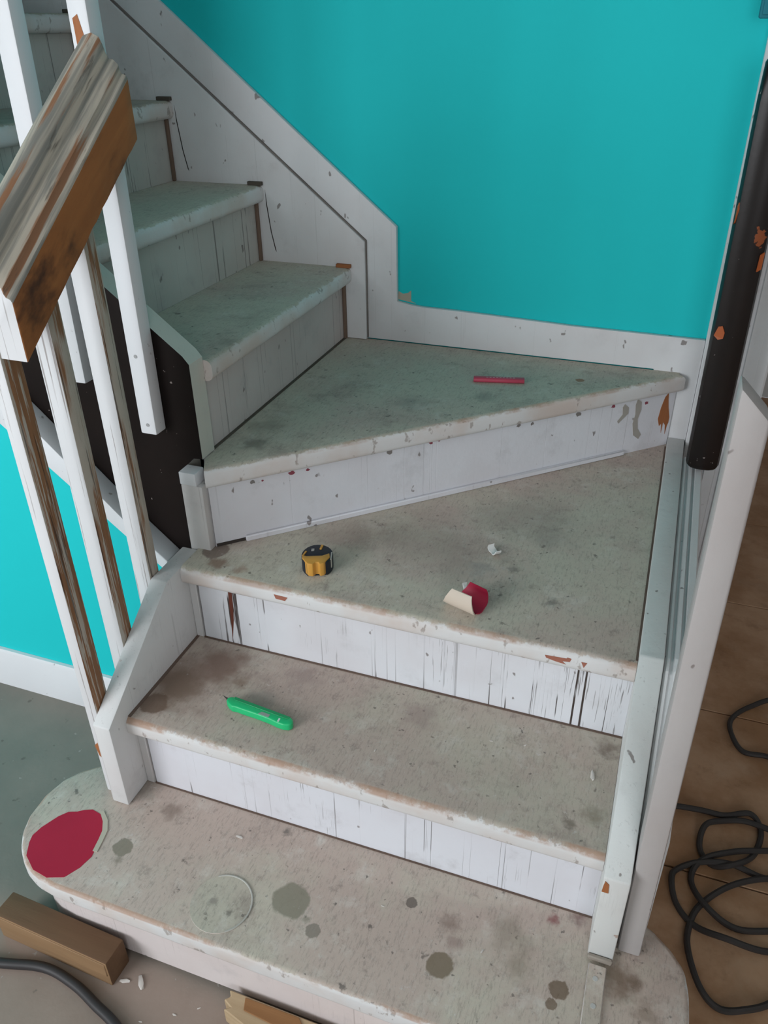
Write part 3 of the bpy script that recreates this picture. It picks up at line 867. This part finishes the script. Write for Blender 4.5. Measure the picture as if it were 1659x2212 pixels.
# tape measure
TM = Matrix.Translation((.243, .303, 3 * H + .0004)) @ Matrix.Rotation(math.radians(22), 4, 'Z')
tm = empty('tape_measure', (.243, .303, 3 * H), 'small navy and yellow tape measure lying on the third tread', 'tape measure')
M_NAVY = mat_plain('navy_rubber', (.010, .014, .024), .45)
M_YEL = mat_plain('yellow_plastic', (.60, .30, .055), .45)
case = [(.031 * math.cos(t) * (1.0), .036 * math.sin(t)) for t in [math.radians(a_) for a_ in range(-50, 231, 14)]]
finish('case', local(prism_bm(case + [(-.020, -.030)], 'z', .0, .030, .005, 3), TM), M_NAVY, tm)
ypl = [(-.029, -.002), (-.021, -.0065), (.010, -.0065), (.024, .001), (.025, -.012), (.019, -.022), (.014, -.033), (.006, -.036), (.003, -.029), (-.003, -.029), (-.008, -.036), (-.017, -.034), (-.024, -.022), (-.029, -.012)]
finish('yellow_shell', local(prism_bm(ypl, 'z', .003, .0325, .0015, 2), TM), M_YEL, tm)
finish('yellow_band', local(prism_bm([(-.030, -.003), (-.026, -.003), (-.020, .012), (-.024, .013)], 'z', .029, .0315, .0006, 1), TM), M_YEL, tm)
finish('yellow_band', local(prism_bm([(.004, .018), (.008, .017), (.012, .032), (.007, .034)], 'z', .029, .0315, .0006, 1), TM), M_YEL, tm)
M_STEEL = mat_plain('bright_steel', (.55, .55, .52), .3, .5, .05, .9)
finish('belt_clip', local(prism_bm([(.0255, -.018), (.0285, -.018), (.030, .006), (.0270, .007)], 'z', .010, .031, .0005, 1), TM), M_STEEL, tm)
finish('hook', local(box_bm(-.012, -.006, .012, .020, .0298, .0315, .0004, 1), TM), M_STEEL, tm)

# curled paint flakes
def curl(name, M, length, width, rad, th, matA, matB, tw=0.0, seed=1, parent=None):
    bm = bmesh.new()
    nu, nv = 14, 6
    ang = length / rad
    rows = []
    for s in (0, 1):
        g = []
        for i in range(nu):
            t = i / (nu - 1)
            an = -ang / 2 + ang * t
            row = []
            for j in range(nv):
                v = j / (nv - 1) - .5
                ed = 1 - .35 * abs(2 * t - 1) ** 2
                rr = rad + (th if s else 0)
                n_ = mnoise.noise(Vector((t * 4, v * 3, seed))) * .0035
                x = rr * math.sin(an)
                z = rad - rr * math.cos(an) + (0 if s else th)
                row.append(bm.verts.new((x, v * width * ed + n_ + tw * t * .01, z + abs(n_) * .4)))
            g.append(row)
        rows.append(g)
    fa = []
    for s in (0, 1):
        for i in range(nu - 1):
            for j in range(nv - 1):
                q = (rows[s][i][j], rows[s][i + 1][j], rows[s][i + 1][j + 1], rows[s][i][j + 1])
                f = bm.faces.new(q if s == 0 else q[::-1])
                f.material_index = s
    for i in range(nu - 1):
        for j in (0, nv - 1):
            f = bm.faces.new((rows[0][i][j], rows[0][i + 1][j], rows[1][i + 1][j], rows[1][i][j])); f.material_index = 1
    for j in range(nv - 1):
        for i in (0, nu - 1):
            f = bm.faces.new((rows[0][i][j], rows[0][i][j + 1], rows[1][i][j + 1], rows[1][i][j])); f.material_index = 1
    bmesh.ops.transform(bm, matrix=M, verts=bm.verts)
    dz = M.translation.z - min(v.co.z for v in bm.verts)
    bmesh.ops.translate(bm, vec=(0, 0, dz), verts=bm.verts)
    return finish(name, bm, [matA, matB], parent)
M_FLR = mat_plain('red_paint_face', (.40, .018, .055), .5)
M_FLC = mat_plain('cream_paint_back', (.62, .53, .44), .6)
M_FLW = mat_plain('white_paint_face', (.68, .68, .66), .5)
def TR(x, y, z, rx=0, ry=0, rz=0):
    return Matrix.Translation((x, y, z)) @ Matrix.Rotation(math.radians(rz), 4, 'Z') @ Matrix.Rotation(math.radians(ry), 4, 'Y') @ Matrix.Rotation(math.radians(rx), 4, 'X')
f1 = empty('paint_flake', (.548, .272, 3 * H), 'curled red and cream paint flake on edge of third tread', 'paint flake')
curl('curled_sheet', TR(.540, .258, 3 * H + .0005, 0, -42, -108), .086, .066, .028, .0012, M_FLR, M_FLC, 1, 3, f1)
curl('torn_tongue', TR(.560, .285, 3 * H + .0006, 0, 22, -112), .074, .056, .028, .0012, M_FLR, M_FLR, 0, 6, f1)
curl('white_sliver', TR(.542, .322, 3 * H + .001, 0, 0, -52), .034, .010, .02, .0012, M_FLW, M_FLW, 0, 2, f1)
f2 = curl('paint_flake', TR(.562, .463, 3 * H + .0005, 0, 0, -48), .040, .016, .014, .001, M_FLW, M_FLW, 0, 9)
tag(f2, 'small curled white paint flake in middle of third tread', 'paint flake')

# red carpenter pencil
PN = Matrix.Translation((.460, .896, 4 * H + .0004)) @ Matrix.Rotation(math.atan2(.026, .116), 4, 'Z')
pe = empty('carpenter_pencil', (.460, .896, 4 * H), 'flat red carpenter pencil lying on the fourth tread', 'pencil')
prf = [(-.0095, .003), (-.006, 0), (.006, 0), (.0095, .003), (.0095, .008), (.006, .011), (-.006, .011), (-.0095, .008)]
finish('body', local(prism_bm(prf, 'x', -.0595, .0595, .0006, 1), PN), mat_plain('red_lacquer', (.42, .055, .095), .4), pe)
finish('graphite_core', local(box_bm(.0593, .0598, -.0025, .0025, .0028, .0052, 0), PN), mat_plain('graphite', (.05, .05, .05), .5), pe)
M_PRT = mat_plain('faded_print', (.58, .33, .36), .5)
for k in range(9):
    x = -.030 + k * .0078
    finish('print_mark', local(box_bm(x, x + .0045, -.0022, .0016, .0109, .0112, 0), PN), M_PRT, pe)

# ================================================================== things on the floor
off = empty('timber_offcut', (-.06, -.255, 0), 'rough brown timber offcut lying on floor against the bottom riser', 'wood')
OM = Matrix.Translation((-.060, -.268, 0)) @ Matrix.Rotation(math.radians(-2.2), 4, 'Z')
M_OFF = mat_wood('brown_timber_side', (.10, .052, .026), (.17, .095, .05), 0)
M_OFL = mat_wood('tan_timber_edge', (.22, .125, .06), (.33, .205, .11), 0)
finish('block', local(box_bm(-.130, .128, -.022, .028, 0, .070, .003), OM), [M_OFF, M_OFL], off, True, lambda f: 1 if f.normal.y < -.6 else 0)
finish('chamfer_strip', local(box_bm(-.128, .124, -.0235, -.0215, .030, .066, .001, 1), OM), M_OFL, off)

spl = empty('splintered_lath', (.45, -.27, 0), 'pale splintered wooden lath lying in front of the bottom step', 'wood')
M_PALE = mat_wood('pale_split_wood', (.36, .245, .135), (.55, .42, .27), 0)
M_ORW = mat_wood('orange_weathered_wood', (.22, .10, .035), (.34, .17, .07), 0)
jag = [(.285, -.246), (.292, -.256), (.283, -.264), (.300, -.272), (.290, -.279), (.345, -.293), (.62, -.310), (.62, -.246)]
finish('stick', prism_bm(jag, 'z', 0, .040, .002, 1), M_PALE, spl)
finish('weathered_face', prism_bm([(.318, -.250), (.325, -.270), (.40, -.276), (.44, -.266), (.42, -.249)], 'z', .040, .0425, .0008, 1), M_ORW, spl)

M_CAB = mat_plain('black_rubber_cable', (.035, .031, .032), .5)
cb = finish('power_cable', tube_bm(catmull([(-.42, -.42, .009), (-.28, -.362, .009), (-.155, -.333, .009), (-.07, -.312, .009), (0, -.318, .009), (.06, -.335, .009), (.135, -.362, .009), (.24, -.44, .009), (.30, -.55, .009)], 8), .009, 10), M_CAB)
tag(cb, 'thick dark cable curving over dusty floor before the timber offcut', 'cable')
loop = [(.962, .428), (1.004, .436), (1.06, .447), (1.11, .455), (1.16, .468), (1.182, .435), (1.165, .37), (1.125, .322), (1.085, .318), (1.060, .352), (1.068, .405), (1.105, .438), (1.16, .448), (1.235, .42), (1.25, .36), (1.19, .322), (1.12, .325), (1.06, .312),
        (1.018, .285), (1.007, .250), (1.020, .205), (1.055, .170), (1.11, .152), (1.184, .162), (1.27, .20), (1.33, .28), (1.29, .34), (1.20, .322), (1.12, .275), (1.062, .215), (1.043, .155), (1.045, .100), (1.068, .045), (1.10, .025), (1.14, .032), (1.19, .070), (1.26, .15), (1.30, .21), (1.22, .215), (1.13, .19), (1.07, .215), (1.045, .27), (1.065, .32),
        (1.13, .36), (1.25, .42), (1.33, .53), (1.27, .63), (1.205, .655), (1.15, .66), (1.122, .705), (1.128, .765), (1.17, .82), (1.24, .855), (1.36, .86), (1.5, .82)]
lp = [(x, y, .0065 + .010 * (k % 3 == 1) + .006 * (k % 5 == 2)) for k, (x, y) in enumerate(loop)]
cr = finish('extension_cord', tube_bm(catmull(lp, 8), .0062, 8), mat_plain('dark_cord_rubber', (.040, .034, .032), .5))
tag(cr, 'dark extension cord coiled loosely on brown tiles right of the stairs', 'cord')

# crumbs of paint and plaster, one by one
M_CR = mat_plain('plaster_crumb', (.62, .58, .54), .8)
cr_spots = [(.082, -.280, 0, .012, 20), (.112, -.272, 0, .017, -50), (.20, -.30, 0, .005, 0), (.235, -.276, 0, .004, 40), (.31, -.325, 0, .005, 30), (.15, -.33, 0, .004, 10),
            (.822, .130, 2 * H, .012, 100), (.64, .150, 2 * H, .004, 10), (.70, .16, 2 * H, .004, 50), (.45, .06, 2 * H, .004, 80), (.25, .10, 2 * H, .003, 0), (.52, -.10, H, .004, 0), (.70, -.12, H, .005, 70), (.22, -.06, H, .009, 0), (-.09, -.01, 0, .004, 40)]
names_ = ['beside the timber offcut', 'long sliver beside the timber offcut', 'tiny on dusty floor', 'tiny at foot of bottom riser', 'tiny before the splintered lath', 'tiny near the thick cable',
          'needle sliver on the right end of second tread', 'tiny at back of second tread', 'tiny at back right of second tread', 'tiny in middle of second tread', 'tiny beside the green knife', 'tiny in middle of bottom tread', 'tiny right of middle on bottom tread', 'flat shaving on bottom tread near the round patch', 'tiny on grey floor left of stairs']
for (x, y, z, s, rz), nm in zip(cr_spots, names_):
    bm = bmesh.new()
    bmesh.ops.create_icosphere(bm, subdivisions=1, radius=1)
    for v in bm.verts:
        k = 1 + .35 * mnoise.noise(v.co * 1.7 + Vector((x * 50, y * 50, 0)))
        v.co = Vector((v.co.x * s * k, v.co.y * s * .33 * k, max(v.co.z, -.5) * s * .22 * k))
    zmin = min(v.co.z for v in bm.verts)
    bmesh.ops.transform(bm, matrix=Matrix.Translation((x, y, z - zmin)) @ Matrix.Rotation(math.radians(rz), 4, 'Z'), verts=bm.verts)
    tag(finish('plaster_crumb', bm, M_CR), 'pale crumb of paint, ' + nm, 'debris', 'pale crumbs of paint and plaster')
